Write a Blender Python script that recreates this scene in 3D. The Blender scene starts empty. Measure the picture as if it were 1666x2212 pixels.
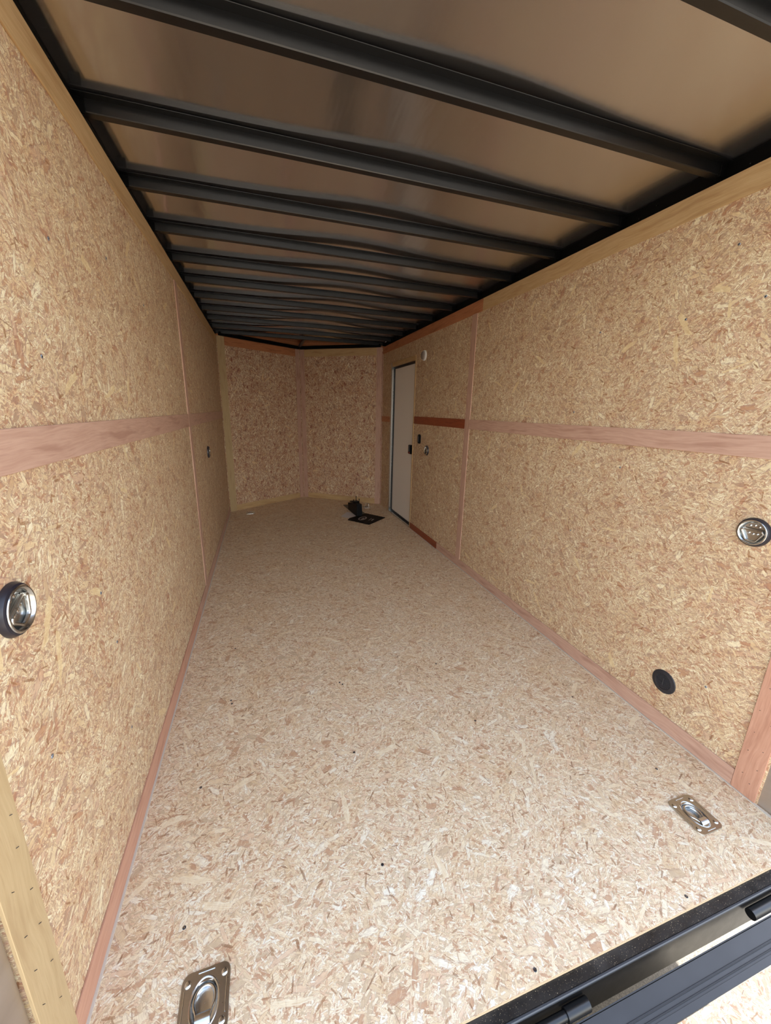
import bpy, bmesh, math, random
from mathutils import Matrix, Vector, Euler
random.seed(7)
S = bpy.context.scene
COL = S.collection

# ---------------------------------------------------------------- camera
cam_d = bpy.data.cameras.new('camera')
cam = bpy.data.objects.new('camera', cam_d); COL.objects.link(cam)
R_ = Vector((0.95338705, -0.30095566, 0.02188219))
U_ = Vector((0.05645195, 0.24912899, 0.96682363))
F_ = Vector((0.29642253, 0.92052183, -0.25450588))
cam.matrix_world = Matrix(((R_.x, U_.x, -F_.x, 0.443036), (R_.y, U_.y, -F_.y, 0.0),
                           (R_.z, U_.z, -F_.z, 1.311334), (0, 0, 0, 1)))
cam_d.sensor_fit = 'HORIZONTAL'; cam_d.sensor_width = 36
cam_d.lens = 829.8437 * 36 / 1666
cam_d.clip_start = 0.02; cam_d.clip_end = 500
S.camera = cam

# ---------------------------------------------------------------- light and exposure
w = bpy.data.worlds.new('sky'); S.world = w; w.use_nodes = True
nt = w.node_tree; nt.nodes.clear()
wo = nt.nodes.new('ShaderNodeOutputWorld'); bg = nt.nodes.new('ShaderNodeBackground')
sky = nt.nodes.new('ShaderNodeTexSky'); sky.sky_type = 'NISHITA'
sky.sun_disc = False; sky.sun_elevation = math.radians(46); sky.sun_rotation = math.radians(60)
sky.air_density = 1.2; sky.dust_density = 1.5; sky.ozone_density = 1.0
# thin cloud whitens the blue of the clear sky
mx = nt.nodes.new('ShaderNodeMix'); mx.data_type = 'RGBA'; mx.inputs[0].default_value = 0.38
mx.inputs[7].default_value = (7.0, 6.8, 6.3, 1)
tcw = nt.nodes.new('ShaderNodeTexCoord'); sx_ = nt.nodes.new('ShaderNodeSeparateXYZ')
nt.links.new(tcw.outputs['Generated'], sx_.inputs[0])
hz = nt.nodes.new('ShaderNodeMapRange'); hz.interpolation_type = 'SMOOTHSTEP'     # haze thins with elevation
hz.inputs[1].default_value = 0.0; hz.inputs[2].default_value = 0.65
hz.inputs[3].default_value = 0.75; hz.inputs[4].default_value = 0.12
nt.links.new(sx_.outputs[2], hz.inputs[0]); nt.links.new(hz.outputs[0], mx.inputs[0])
nt.links.new(sky.outputs[0], mx.inputs[6])
nt.links.new(mx.outputs[2], bg.inputs[0]); bg.inputs[1].default_value = 0.22
nt.links.new(bg.outputs[0], wo.inputs[0])

sun_d = bpy.data.lights.new('sun', 'SUN'); sun_d.energy = 4.8; sun_d.angle = math.radians(1)
sun_d.color = (1.0, 0.98, 0.94)
sun = bpy.data.objects.new('sun', sun_d); COL.objects.link(sun)
sun.rotation_euler = Vector((.60, .35, .72)).to_track_quat('Z', 'Y').to_euler()   # over the nose, from the right: nothing enters the rear opening

S.view_settings.view_transform = 'Standard'; S.view_settings.look = 'None'
S.view_settings.gamma = 1.0; S.view_settings.use_curve_mapping = False
S.view_settings.exposure = 1.92

# ---------------------------------------------------------------- node helpers
def lin(r, g, b):
    f = lambda c: (c/255/12.92) if c/255 <= .04045 else ((c/255+.055)/1.055)**2.4
    return (f(r), f(g), f(b), 1)

class N:
    def __init__(s, tree): s.t = tree
    def new(s, typ, **kw):
        n = s.t.nodes.new(typ)
        for k, v in kw.items(): setattr(n, k, v)
        return n
    def put(s, sock, v):
        if isinstance(v, bpy.types.NodeSocket): s.t.links.new(v, sock)
        elif v is not None: sock.default_value = v
    def m(s, op, a, b=None, c=None, clamp=False):
        n = s.new('ShaderNodeMath', operation=op, use_clamp=clamp)
        s.put(n.inputs[0], a); s.put(n.inputs[1], b); s.put(n.inputs[2], c)
        return n.outputs[0]
    def vm(s, op, a, b=None, scale=None):
        n = s.new('ShaderNodeVectorMath', operation=op)
        s.put(n.inputs[0], a); s.put(n.inputs[1], b)
        if scale is not None: s.put(n.inputs[3], scale)
        return n.outputs[0]
    def sep(s, v):
        n = s.new('ShaderNodeSeparateXYZ'); s.put(n.inputs[0], v); return n.outputs
    def comb(s, x, y, z=0.0):
        n = s.new('ShaderNodeCombineXYZ'); s.put(n.inputs[0], x); s.put(n.inputs[1], y); s.put(n.inputs[2], z)
        return n.outputs[0]
    def noise(s, v, scale, detail=2, rough=.5, dims='2D'):
        n = s.new('ShaderNodeTexNoise', noise_dimensions=dims)
        s.put(n.inputs['Vector'], v); n.inputs['Scale'].default_value = scale
        n.inputs['Detail'].default_value = detail; n.inputs['Roughness'].default_value = rough
        return n
    def mix(s, f, a, b, mode='MIX'):
        n = s.new('ShaderNodeMix', data_type='RGBA', blend_type=mode)
        s.put(n.inputs[0], f); s.put(n.inputs[6], a); s.put(n.inputs[7], b)
        return n.outputs[2]
    def ramp(s, f, stops, interp='LINEAR'):
        n = s.new('ShaderNodeValToRGB'); s.put(n.inputs[0], f)
        r = n.color_ramp; r.interpolation = interp
        while len(r.elements) > 1: r.elements.remove(r.elements[-1])
        r.elements[0].position = stops[0][0]; r.elements[0].color = stops[0][1]
        for p, c in stops[1:]:
            e = r.elements.new(p); e.color = c
        return n.outputs[0]
    def rng(s, v, a, b, c=0.0, d=1.0):
        n = s.new('ShaderNodeMapRange'); s.put(n.inputs[0], v)
        n.inputs[1].default_value = a; n.inputs[2].default_value = b
        n.inputs[3].default_value = c; n.inputs[4].default_value = d
        return n.outputs[0]

def mat(name):
    m = bpy.data.materials.new(name); m.use_nodes = True
    n = m.node_tree.nodes; b = n['Principled BSDF']
    return m, N(m.node_tree), b

def simple(name, col, rough=.5, metal=0.0, bump=0.0, bscale=200, var=0.06, coat=0.0, spec=.5):
    m, n, b = mat(name)
    tc = n.new('ShaderNodeTexCoord').outputs['Object']
    nz = n.noise(tc, bscale, 3, .6, '3D').outputs[0]
    c2 = tuple(max(0, c*(1-var*2)) for c in col[:3]) + (1,)
    n.put(b.inputs['Base Color'], n.mix(nz, col, c2))
    n.put(b.inputs['Roughness'], n.rng(nz, .2, .8, max(0.02, rough-.05), min(1, rough+.05)))
    b.inputs['Metallic'].default_value = metal
    b.inputs['Coat Weight'].default_value = coat
    b.inputs['Specular IOR Level'].default_value = spec
    if bump:
        bp = n.new('ShaderNodeBump'); bp.inputs['Strength'].default_value = bump
        bp.inputs['Distance'].default_value = .001
        n.put(bp.inputs['Height'], nz); n.put(b.inputs['Normal'], bp.outputs[0])
    return m

# ---- one layer of scattered wood strands: each Voronoi cell holds one rotated sliver
def flake_group():
    g = bpy.data.node_groups.new('strand_layer', 'ShaderNodeTree')
    I = g.interface
    for nm, tp in (('Vector', 'NodeSocketVector'), ('Scale', 'NodeSocketFloat'), ('Length', 'NodeSocketFloat'),
                   ('Width', 'NodeSocketFloat'), ('Density', 'NodeSocketFloat'), ('Seed', 'NodeSocketFloat'),
                   ('Angle', 'NodeSocketFloat'), ('Spread', 'NodeSocketFloat')):
        I.new_socket(nm, in_out='INPUT', socket_type=tp)
    for nm, tp in (('Mask', 'NodeSocketFloat'), ('Edge', 'NodeSocketFloat'), ('Rand', 'NodeSocketFloat'), ('Grain', 'NodeSocketFloat')):
        I.new_socket(nm, in_out='OUTPUT', socket_type=tp)
    n = N(g); gi = n.new('NodeGroupInput').outputs; go = n.new('NodeGroupOutput').inputs
    v0 = n.vm('ADD', gi['Vector'], n.comb(gi['Seed'], n.m('MULTIPLY', gi['Seed'], 1.7)))
    v = n.vm('SCALE', v0, scale=gi['Scale'])
    vo = n.new('ShaderNodeTexVoronoi', voronoi_dimensions='2D', feature='F1')
    n.put(vo.inputs['Vector'], v); vo.inputs['Scale'].default_value = 1.0
    d = n.vm('SUBTRACT', v, vo.outputs['Position'])
    c = n.new('ShaderNodeSeparateColor'); n.put(c.inputs[0], vo.outputs['Color'])
    r1, r2, r3 = c.outputs
    # the mat's flow, read at the strand's own centre so each strand stays straight
    ctr = n.vm('SUBTRACT', n.vm('DIVIDE', vo.outputs['Position'], n.comb(gi['Scale'], gi['Scale'], 1.0)), n.comb(gi['Seed'], n.m('MULTIPLY', gi['Seed'], 1.7)))
    fl_ = n.noise(ctr, 4.0, 1).outputs[0]
    ang = n.m('ADD', n.m('ADD', gi['Angle'], n.m('MULTIPLY', n.m('SUBTRACT', fl_, .5), 4.0)), n.m('MULTIPLY', n.m('SUBTRACT', r1, .5), gi['Spread']))
    ca = n.m('COSINE', ang); sa = n.m('SINE', ang); x, y, _ = n.sep(d)
    u = n.m('ADD', n.m('MULTIPLY', x, ca), n.m('MULTIPLY', y, sa))
    q = n.m('SUBTRACT', n.m('MULTIPLY', y, ca), n.m('MULTIPLY', x, sa))
    # ragged ends and sides
    nz = n.noise(n.comb(n.m('MULTIPLY', u, 1.3), n.m('MULTIPLY', q, 5.0)), 3.0, 1, .6)
    jag = n.m('SUBTRACT', nz.outputs[0], .5)
    L = n.m('MULTIPLY', gi['Length'], n.m('ADD', .55, n.m('MULTIPLY', r2, .9)))
    r4 = n.m('FRACT', n.m('MULTIPLY', r2, 17.3)); 
    Wd = n.m('MULTIPLY', gi['Width'], n.m('ADD', .35, n.m('MULTIPLY', r4, 1.2)))
    # taper towards one end
    a = n.m('ADD', n.m('DIVIDE', n.m('ABSOLUTE', u), L), n.m('MULTIPLY', jag, 1.0))
    wid = n.m('MULTIPLY', Wd, n.m('SUBTRACT', 1.0, n.m('MULTIPLY', n.m('POWER', n.m('MINIMUM', n.m('ABSOLUTE', a), 1.0), 2.2), .8)))
    bq = n.m('ADD', n.m('DIVIDE', n.m('ABSOLUTE', q), n.m('MAXIMUM', wid, .001)), n.m('MULTIPLY', jag, .9))
    e = n.m('MAXIMUM', a, bq)
    keep = n.m('LESS_THAN', r3, gi['Density'])
    n.put(go['Mask'], n.m('MULTIPLY', n.rng(e, 1.0, .9), keep))
    n.put(go['Edge'], n.m('MULTIPLY', n.m('MULTIPLY', n.rng(e, .66, .9), n.rng(e, 1.22, 1.0)), keep))
    n.put(go['Rand'], n.m('FRACT', n.m('MULTIPLY', n.m('ADD', r1, r3), 7.31)))
    gr = n.noise(n.comb(n.m('MULTIPLY', u, 1.2), n.m('MULTIPLY', q, 16.0)), 2.0, 0, .6)
    n.put(go['Grain'], gr.outputs[0])
    return g
FG = flake_group()

def osb(name, pal, dark, edgecol, angle=0.0, fleck=.5, tone=.18, big=.34, contrast=1.38, warm=(.90, .72, .48, 1), spread=2.3):
    m, n, b = mat(name)
    uv = n.new('ShaderNodeTexCoord').outputs['UV']
    oi = n.new('ShaderNodeObjectInfo').outputs['Random']
    off = n.comb(n.m('MULTIPLY', oi, 37.0), n.m('MULTIPLY', oi, 91.0))
    v = n.vm('ADD', uv, off)
    wob = n.noise(v, 9.0, 2).outputs['Color']
    vw = n.vm('ADD', v, n.vm('SCALE', n.vm('SUBTRACT', wob, (.5, .5, .5)), scale=.010))
    stops = [(i/len(pal), c) for i, c in enumerate(pal)]
    base = n.noise(n.comb(n.m('MULTIPLY', n.sep(vw)[0], .45), n.sep(vw)[1]), 260, 3, .65).outputs[0]
    col = n.ramp(n.rng(base, .3, .7), stops)
    h = n.m('MULTIPLY', base, .25)
    #        scale length width density seed
    layers = [(140, 1.2, .34, .9, 1.3), (80, 1.1, .26, .75, 4.1), (110, 1.2, .20, .75, 12.1),
              (44, 1.0, .22, .55, 17.9), (62, 1.1, .14, .65, 23.3), (24, .95, .19, big, 31.7), (90, 1.2, .13, .6, 37.0)]
    hh = None
    for i, (sc, L, Wd, dn, sd) in enumerate(layers):
        g = n.new('ShaderNodeGroup'); g.node_tree = FG
        n.put(g.inputs['Vector'], vw)
        for k, vv in (('Scale', sc), ('Length', L), ('Width', Wd), ('Density', dn), ('Seed', sd), ('Spread', spread)):
            g.inputs[k].default_value = vv
        g.inputs['Angle'].default_value = angle
        c = n.ramp(g.outputs['Rand'], stops, 'CONSTANT')
        c = n.mix(n.rng(g.outputs['Grain'], .35, .7, 0, .32), c, edgecol)
        col = n.mix(n.m('MULTIPLY', g.outputs['Mask'], .86), col, c)
        col = n.mix(n.m('MULTIPLY', g.outputs['Edge'], fleck), col, edgecol)
        h = n.m('ADD', h, n.m('MULTIPLY', g.outputs['Mask'], n.m('MULTIPLY', g.outputs['Rand'], .5)))
    # broad tone drift
    dr = n.noise(v, 5.0, 3, .6).outputs[0]
    col = n.mix(n.rng(dr, .3, .7, 0, .35), col, n.mix(1.0, col, pal[1], 'MULTIPLY'))
    pt = n.noise(v, 17.0, 2, .55).outputs[0]
    col = n.mix(n.rng(pt, .52, .70, 0, .5), col, n.mix(1.0, col, warm, 'MULTIPLY'))
    if tone:
        col = n.mix(tone, col, (.88, .90, .86, 1))
    mean = [sum(c[k] for c in pal)/len(pal)*(1-tone) + (.88, .90, .86)[k]*tone for k in range(3)]
    col = n.vm('ADD', n.vm('SCALE', n.vm('SUBTRACT', col, tuple(mean)), scale=contrast), tuple(mean))
    col = n.vm('MINIMUM', n.vm('MAXIMUM', col, (.16, .092, .048)), (.93, .90, .86))
    # few dark bark slivers
    for sc, L, Wd, dn, sd in ((34, .6, .07, .08, 55.0), (60, .8, .11, .09, 71.0), (12, .8, .09, .08, 90.0)):
        g = n.new('ShaderNodeGroup'); g.node_tree = FG
        n.put(g.inputs['Vector'], vw)
        for k, vv in (('Scale', sc), ('Length', L), ('Width', Wd), ('Density', dn), ('Seed', sd), ('Spread', 3.0)):
            g.inputs[k].default_value = vv
        g.inputs['Angle'].default_value = angle
        c = n.mix(g.outputs['Rand'], dark, edgecol) if sc > 20 else n.mix(g.outputs['Grain'], pal[6], pal[4 if sc < 12 else 2])
        col = n.mix(n.m('MULTIPLY', g.outputs['Mask'], .7), col, c)
    n.put(b.inputs['Base Color'], col)
    b.inputs['Roughness'].default_value = .62
    b.inputs['Specular IOR Level'].default_value = .35
    bp = n.new('ShaderNodeBump'); bp.inputs['Strength'].default_value = .30; bp.inputs['Distance'].default_value = .0008
    n.put(bp.inputs['Height'], h); n.put(b.inputs['Normal'], bp.outputs[0])
    return m

def wood(name, a, bcol, line, rough=.5, knots=.5):
    """veneered strip; UV u runs along the grain"""
    m, n, b = mat(name)
    uv = n.new('ShaderNodeTexCoord').outputs['UV']
    oi = n.new('ShaderNodeObjectInfo').outputs['Random']
    v = n.vm('ADD', uv, n.comb(n.m('MULTIPLY', oi, 23.0), n.m('MULTIPLY', oi, 11.0)))
    x, y, _ = n.sep(v)
    wob = n.m('MULTIPLY', n.m('SUBTRACT', n.noise(v, 3.0, 2).outputs[0], .5), .05)
    y2 = n.m('ADD', y, wob)
    g1 = n.noise(n.comb(n.m('MULTIPLY', x, .06), y2), 120, 4, .6).outputs[0]
    g2 = n.noise(n.comb(n.m('MULTIPLY', x, .12), y2), 30, 3, .6).outputs[0]
    g3 = n.noise(n.comb(n.m('MULTIPLY', x, .03), y2), 420, 2, .6).outputs[0]
    c = n.mix(n.rng(g1, .3, .7), a, bcol)
    c = n.mix(n.rng(g2, .54, .72, 0, .55), c, line)
    c = n.mix(n.rng(g3, .55, .75, 0, .35), c, line)
    n.put(b.inputs['Base Color'], c)
    b.inputs['Roughness'].default_value = rough
    bp = n.new('ShaderNodeBump'); bp.inputs['Strength'].default_value = .12; bp.inputs['Distance'].default_value = .0005
    n.put(bp.inputs['Height'], g1); n.put(b.inputs['Normal'], bp.outputs[0])
    return m

M = {}
M['osb_wall'] = osb('osb_wall', [lin(182,145,94), lin(224,197,144), lin(202,167,113), lin(233,213,164), lin(210,172,126),
                                 lin(188,136,72), lin(239,223,180), lin(216,187,133)],
                    lin(128,84,50), lin(150,102,62), fleck=.6)
M['osb_floor'] = osb('osb_floor', [lin(208,180,136), lin(242,222,182), lin(226,199,153), lin(248,232,196), lin(230,196,155),
                                   lin(198,150,98), lin(250,240,214), lin(236,210,165)],
                     lin(128,86,56), lin(170,128,92), fleck=.45, contrast=1.25, warm=(.92, .80, .62, 1))
M['osb_nose'] = osb('osb_nose', [lin(180,136,86), lin(228,194,144), lin(204,160,108), lin(236,210,164), lin(210,168,124),
                                 lin(178,118,62), lin(240,218,176), lin(216,176,124)],
                    lin(128,84,50), lin(150,104,64), angle=1.57, fleck=.55, tone=.18, contrast=1.85, spread=1.5)
M['tan_ply'] = wood('tan_ply', lin(202,172,128), lin(188,154,108), lin(166,128,84))
M['pale_ply'] = wood('pale_ply', lin(192,168,128), lin(182,157,117), lin(164,136,98))
M['pink_ply'] = wood('pink_ply', lin(200,164,144), lin(186,148,128), lin(156,114,96))
M['salmon_ply'] = wood('salmon_ply', lin(200,154,130), lin(186,138,114), lin(158,108,86))
M['redwood'] = wood('redwood', lin(148,72,40), lin(132,58,30), lin(96,40,22), rough=.4)
M['brown_ply'] = wood('brown_ply', lin(194,132,92), lin(176,112,74), lin(140,84,54))
M['ply_edge'] = simple('ply_edge', lin(214,186,148), .7, var=.12, bscale=300)
M['white_strip'] = simple('white_strip', lin(214,204,188), .55)
M['black_steel'] = simple('black_steel', (0.004, 0.004, 0.0045, 1), .34, bscale=20, var=.1, spec=.6)
M['black_satin'] = simple('black_satin', (0.0015, 0.0015, 0.0015, 1), .55, spec=.12)
M['black_rubber'] = simple('black_rubber', (0.010, 0.010, 0.012, 1), .6)
M['black_plastic'] = simple('black_plastic', (0.004, 0.004, 0.005, 1), .5, spec=.15)
M['bezel'] = simple('bezel', (0.018, 0.017, 0.026, 1), .38)
M['vent_plastic'] = simple('vent_plastic', (0.022, 0.021, 0.026, 1), .45)
M['vent_slat'] = simple('vent_slat', (0.045, 0.044, 0.050, 1), .45)
M['zinc'] = simple('zinc', (0.66, 0.67, 0.66, 1), .24, 1.0, bump=.06, bscale=120, var=.08)
M['zinc_plate'] = simple('zinc_plate', (0.52, 0.50, 0.46, 1), .30, 1.0, bump=.1, bscale=90, var=.1)
M['steel'] = simple('steel', (0.55, 0.55, 0.56, 1), .2, 1.0, bump=.1, bscale=200)
M['screw'] = simple('screw', (0.30, 0.34, 0.40, 1), .3, .8)
M['dark_screw'] = simple('dark_screw', (0.06, 0.065, 0.08, 1), .3, .8)
M['alu'] = simple('alu', (0.62, 0.62, 0.61, 1), .25, 1.0, bump=.05, bscale=80)
M['door_skin'] = simple('door_skin', lin(240,234,226), .5, bump=.25, bscale=600, var=.03)
M['white_plastic'] = simple('white_plastic', lin(225,222,216), .4)
M['lens'] = simple('lens', lin(150,138,130), .25)
M['switch_face'] = simple('switch_face', (0.05, 0.05, 0.055, 1), .35)
M['red_mark'] = simple('red_mark', lin(150,30,22), .45)
M['paper'] = simple('paper', lin(222,214,210), .7, var=.1, bscale=90)
M['folder'] = simple('folder', (0.004, 0.0032, 0.0035, 1), .6, spec=.15)
M['silver_print'] = simple('silver_print', lin(150,140,136), .4)
M['brown_film'] = simple('brown_film', (0.016, 0.012, 0.010, 1), .35)
M['tool_dark'] = simple('tool_dark', (0.008, 0.006, 0.006, 1), .5, spec=.2)
M['skylit_edge'] = simple('skylit_edge', (0.045, 0.050, 0.060, 1), .35)  # lighter sill lip: sky light on the edge put into the colour
M['seal'] = simple('seal', (0.006, 0.006, 0.009, 1), .5)
M['gravel'] = simple('gravel', lin(168,160,146), .9, bump=1.0, bscale=240, var=.5)
M['skin_white'] = simple('skin_white', lin(210,210,208), .35)

# brushed rear jamb, reflection streaks painted into its base colour
m, n, b = mat('jamb_metal')
tc = n.new('ShaderNodeTexCoord').outputs['Object']; x, y, z = n.sep(tc)
g = n.noise(n.comb(n.m('MULTIPLY', y, 6.0), n.m('ADD', n.m('MULTIPLY', z, 26.0), n.m('MULTIPLY', y, 8.0))), 1.0, 4, .6).outputs[0]
n.put(b.inputs['Base Color'], n.mix(g, (.42, .37, .33, 1), (.56, .50, .45, 1)))
b.inputs['Metallic'].default_value = .85; n.put(b.inputs['Roughness'], n.rng(g, .3, .7, .28, .42))
M['jamb'] = m

# mill-finish aluminium roof sheet: reflects bows, walls and floor, slightly smeared
m, n, b = mat('roof_sheet')
tc = n.new('ShaderNodeTexCoord').outputs['Object']; x, y, z = n.sep(tc)
g = n.noise(n.comb(n.m('MULTIPLY', x, 9.0), n.m('MULTIPLY', y, 1.6)), 1.0, 3, .55).outputs[0]
g2 = n.noise(n.comb(n.m('MULTIPLY', x, 1.2), n.m('MULTIPLY', y, .9)), 1.0, 2, .5).outputs[0]
n.put(b.inputs['Base Color'], n.mix(g2, (.67, .665, .67, 1), (.73, .725, .73, 1)))
b.inputs['Metallic'].default_value = .97
n.put(b.inputs['Roughness'], n.rng(x, .4, 1.8, .13, .26))
bp = n.new('ShaderNodeBump'); bp.inputs['Strength'].default_value = .25; bp.inputs['Distance'].default_value = .004
n.put(bp.inputs['Height'], g); n.put(b.inputs['Normal'], bp.outputs[0])
M['roof'] = m

# painted sill with grit specks
m, n, b = mat('sill_paint')
tc = n.new('ShaderNodeTexCoord').outputs['Object']
sp = n.noise(tc, 420, 2, .6, '3D').outputs[0]; dz = n.noise(tc, 14, 4, .6, '3D').outputs[0]
c = n.mix(n.rng(dz, .4, .75, 0, .5), (.010, .010, .010, 1), (.040, .033, .027, 1))
c = n.mix(n.rng(sp, .66, .70), c, (.45, .36, .24, 1))
n.put(b.inputs['Base Color'], c); n.put(b.inputs['Roughness'], n.rng(dz, .3, .7, .25, .5))
M['sill'] = m

# ---------------------------------------------------------------- mesh helpers
def finish(name, bm, material, parent=None, smooth=False, loc=None, rot=None):
    me = bpy.data.meshes.new(name); bm.normal_update(); bm.to_mesh(me); bm.free()
    if smooth:
        for p in me.polygons: p.use_smooth = True
        try: me.set_sharp_from_angle(angle=math.radians(35))
        except Exception: pass
    o = bpy.data.objects.new(name, me); COL.objects.link(o)
    if material: me.materials.append(material)
    if parent: o.parent = parent
    if loc: o.location = loc
    if rot: o.rotation_euler = rot
    return o

def uv_metric(bm, along=None):
    """planar UV in metres; u runs along the axis `along` where the face contains it"""
    lay = bm.loops.layers.uv.verify()
    for f in bm.faces:
        nrm = f.normal; k = max(range(3), key=lambda i: abs(nrm[i]))
        ax = [i for i in range(3) if i != k]
        if along is not None and along in ax: ax = [along] + [i for i in ax if i != along]
        for l in f.loops:
            l[lay].uv = (l.vert.co[ax[0]], l.vert.co[ax[1]])

def add_box(bm, x0, x1, y0, y1, z0, z1, mtx=None):
    r = bmesh.ops.create_cube(bm, size=1)
    T = Matrix.Translation(((x0+x1)/2, (y0+y1)/2, (z0+z1)/2)) @ Matrix.Diagonal((x1-x0, y1-y0, z1-z0, 1))
    if mtx is not None: T = mtx @ T
    bmesh.ops.transform(bm, matrix=T, verts=r['verts'])
    return r['verts']

def box(name, x0, x1, y0, y1, z0, z1, material, parent=None, along=None, bev=0.0, loc=None, rot=None, seg=1):
    bm = bmesh.new(); add_box(bm, x0, x1, y0, y1, z0, z1)
    if bev: bmesh.ops.bevel(bm, geom=bm.edges[:], offset=bev, segments=seg, affect='EDGES')
    bm.normal_update(); uv_metric(bm, along)
    return finish(name, bm, material, parent, loc=loc, rot=rot, smooth=seg > 1)

def lathe(bm, prof, seg=32, mtx=None, cap=True):
    """profile [(r, z)] revolved about z"""
    rings = []
    for r, z in prof:
        if r < 1e-6: rings.append([bm.verts.new((0, 0, z))])
        else: rings.append([bm.verts.new((r*math.cos(2*math.pi*i/seg), r*math.sin(2*math.pi*i/seg), z)) for i in range(seg)])
    for a, b_ in zip(rings, rings[1:]):
        for i in range(seg):
            j = (i+1) % seg
            vs = [a[i % len(a)], a[j % len(a)], b_[j % len(b_)], b_[i % len(b_)]]
            u = []
            for q in vs:
                if q not in u: u.append(q)
            if len(u) > 2: bm.faces.new(u)
    if mtx is not None: bmesh.ops.transform(bm, matrix=mtx, verts=[v for r in rings for v in r])

def tube(bm, pts, r, seg=10, closed=False, caps=True):
    n_ = len(pts); P = [Vector(p) for p in pts]; rings = []; up = None
    for i in range(n_):
        if closed: t = (P[(i+1) % n_] - P[i-1]).normalized()
        else: t = (P[min(i+1, n_-1)] - P[max(i-1, 0)]).normalized()
        if up is None:
            up = Vector((0, 0, 1)) if abs(t.z) < .9 else Vector((1, 0, 0))
        a = (up - t*up.dot(t)).normalized(); b_ = t.cross(a); up = a
        rings.append([bm.verts.new(P[i] + a*r*math.cos(2*math.pi*k/seg) + b_*r*math.sin(2*math.pi*k/seg)) for k in range(seg)])
    rr = list(zip(rings, rings[1:])) + ([(rings[-1], rings[0])] if closed else [])
    for A, B in rr:
        for k in range(seg):
            bm.faces.new((A[k], A[(k+1) % seg], B[(k+1) % seg], B[k]))
    if not closed and caps:
        bm.faces.new(rings[0][::-1]); bm.faces.new(rings[-1])

def empty(name, loc, rot=(0, 0, 0), label=None, cat=None, group=None, kind=None, parent=None):
    o = bpy.data.objects.new(name, None); COL.objects.link(o)
    o.location = loc; o.rotation_euler = rot; o.empty_display_size = .05
    tag(o, label, cat, group, kind)
    if parent: o.parent = parent
    return o

def tag(o, label=None, cat=None, group=None, kind=None):
    if label: o['label'] = label
    if cat: o['category'] = cat
    if group: o['group'] = group
    if kind: o['kind'] = kind
    return o

def struct(o, label, cat):
    return tag(o, label, cat, kind='structure')

# ---------------------------------------------------------------- dimensions (metres)
W = 2.03; Y0 = .4525; D = 5.19; TIP = 5.91; H = 2.118; T = .012
BT, BB = 1.265, 1.185           # waist band top / bottom
BAT0, BAT1 = 2.788, 2.862       # vertical batten over the sheet joint

# ---------------------------------------------------------------- floor
fl = struct(empty('floor', (W/2, 2.5, 0)), 'pale pinkish strand board floor of the trailer', 'floor')
def floor_poly(name, pts, z0, z1, m_, parent):
    bm = bmesh.new()
    lo = [bm.verts.new((x, y, z0)) for x, y in pts]; hi = [bm.verts.new((x, y, z1)) for x, y in pts]
    bm.faces.new(lo[::-1]); bm.faces.new(hi)
    for i in range(len(pts)):
        j = (i+1) % len(pts); bm.faces.new((lo[i], lo[j], hi[j], hi[i]))
    bm.normal_update(); uv_metric(bm, 0)
    o = finish(name, bm, m_); o.parent = parent
    if parent: o.matrix_parent_inverse = Matrix.Translation(-parent.location)
    return o
HW, HL = .039, .051          # recess half sizes under the ring plates
RINGS = [(.246, .650), (1.782, .634), (.250, 5.085), (1.795, 5.06)]
def floor_cells(name, y0, y1, rings, nose=False):
    xs = sorted([-.011, W+.011] + [x+d for x, y in rings for d in (-HW, HW)])
    ys_ = sorted([y0, y1] + [y+d for x, y in rings for d in (-HL, HL)])
    bm = bmesh.new()
    for a, b in zip(xs, xs[1:]):
        for c, d in zip(ys_, ys_[1:]):
            mx_, my_ = (a+b)/2, (c+d)/2
            if any(abs(mx_-x) < HW and abs(my_-y) < HL for x, y in rings): continue
            add_box(bm, a, b, c, d, -.018, 0)
    if nose:
        lo = [bm.verts.new((x, y, -.018)) for x, y in ((-.011, y1), (W+.011, y1), (W/2, TIP))]
        hi = [bm.verts.new((v.co.x, v.co.y, 0)) for v in lo]
        bm.faces.new(lo[::-1]); bm.faces.new(hi)
        for k in range(3): bm.faces.new((lo[k], lo[(k+1) % 3], hi[(k+1) % 3], hi[k]))
    bm.normal_update(); uv_metric(bm, 0)
    o = finish(name, bm, M['osb_floor']); o.parent = fl
    o.matrix_parent_inverse = Matrix.Translation(-fl.location)
floor_cells('floor_panel', Y0, 2.886, RINGS[:2])
floor_cells('floor_panel', 2.8868, D, RINGS[2:], True)
o = box('floor_edge', 0.0, W, Y0-.0012, Y0-.0002, -.0085, -.0012, M['ply_edge'], along=0)
o.parent = fl; o.matrix_parent_inverse = Matrix.Translation(-fl.location)

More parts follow.
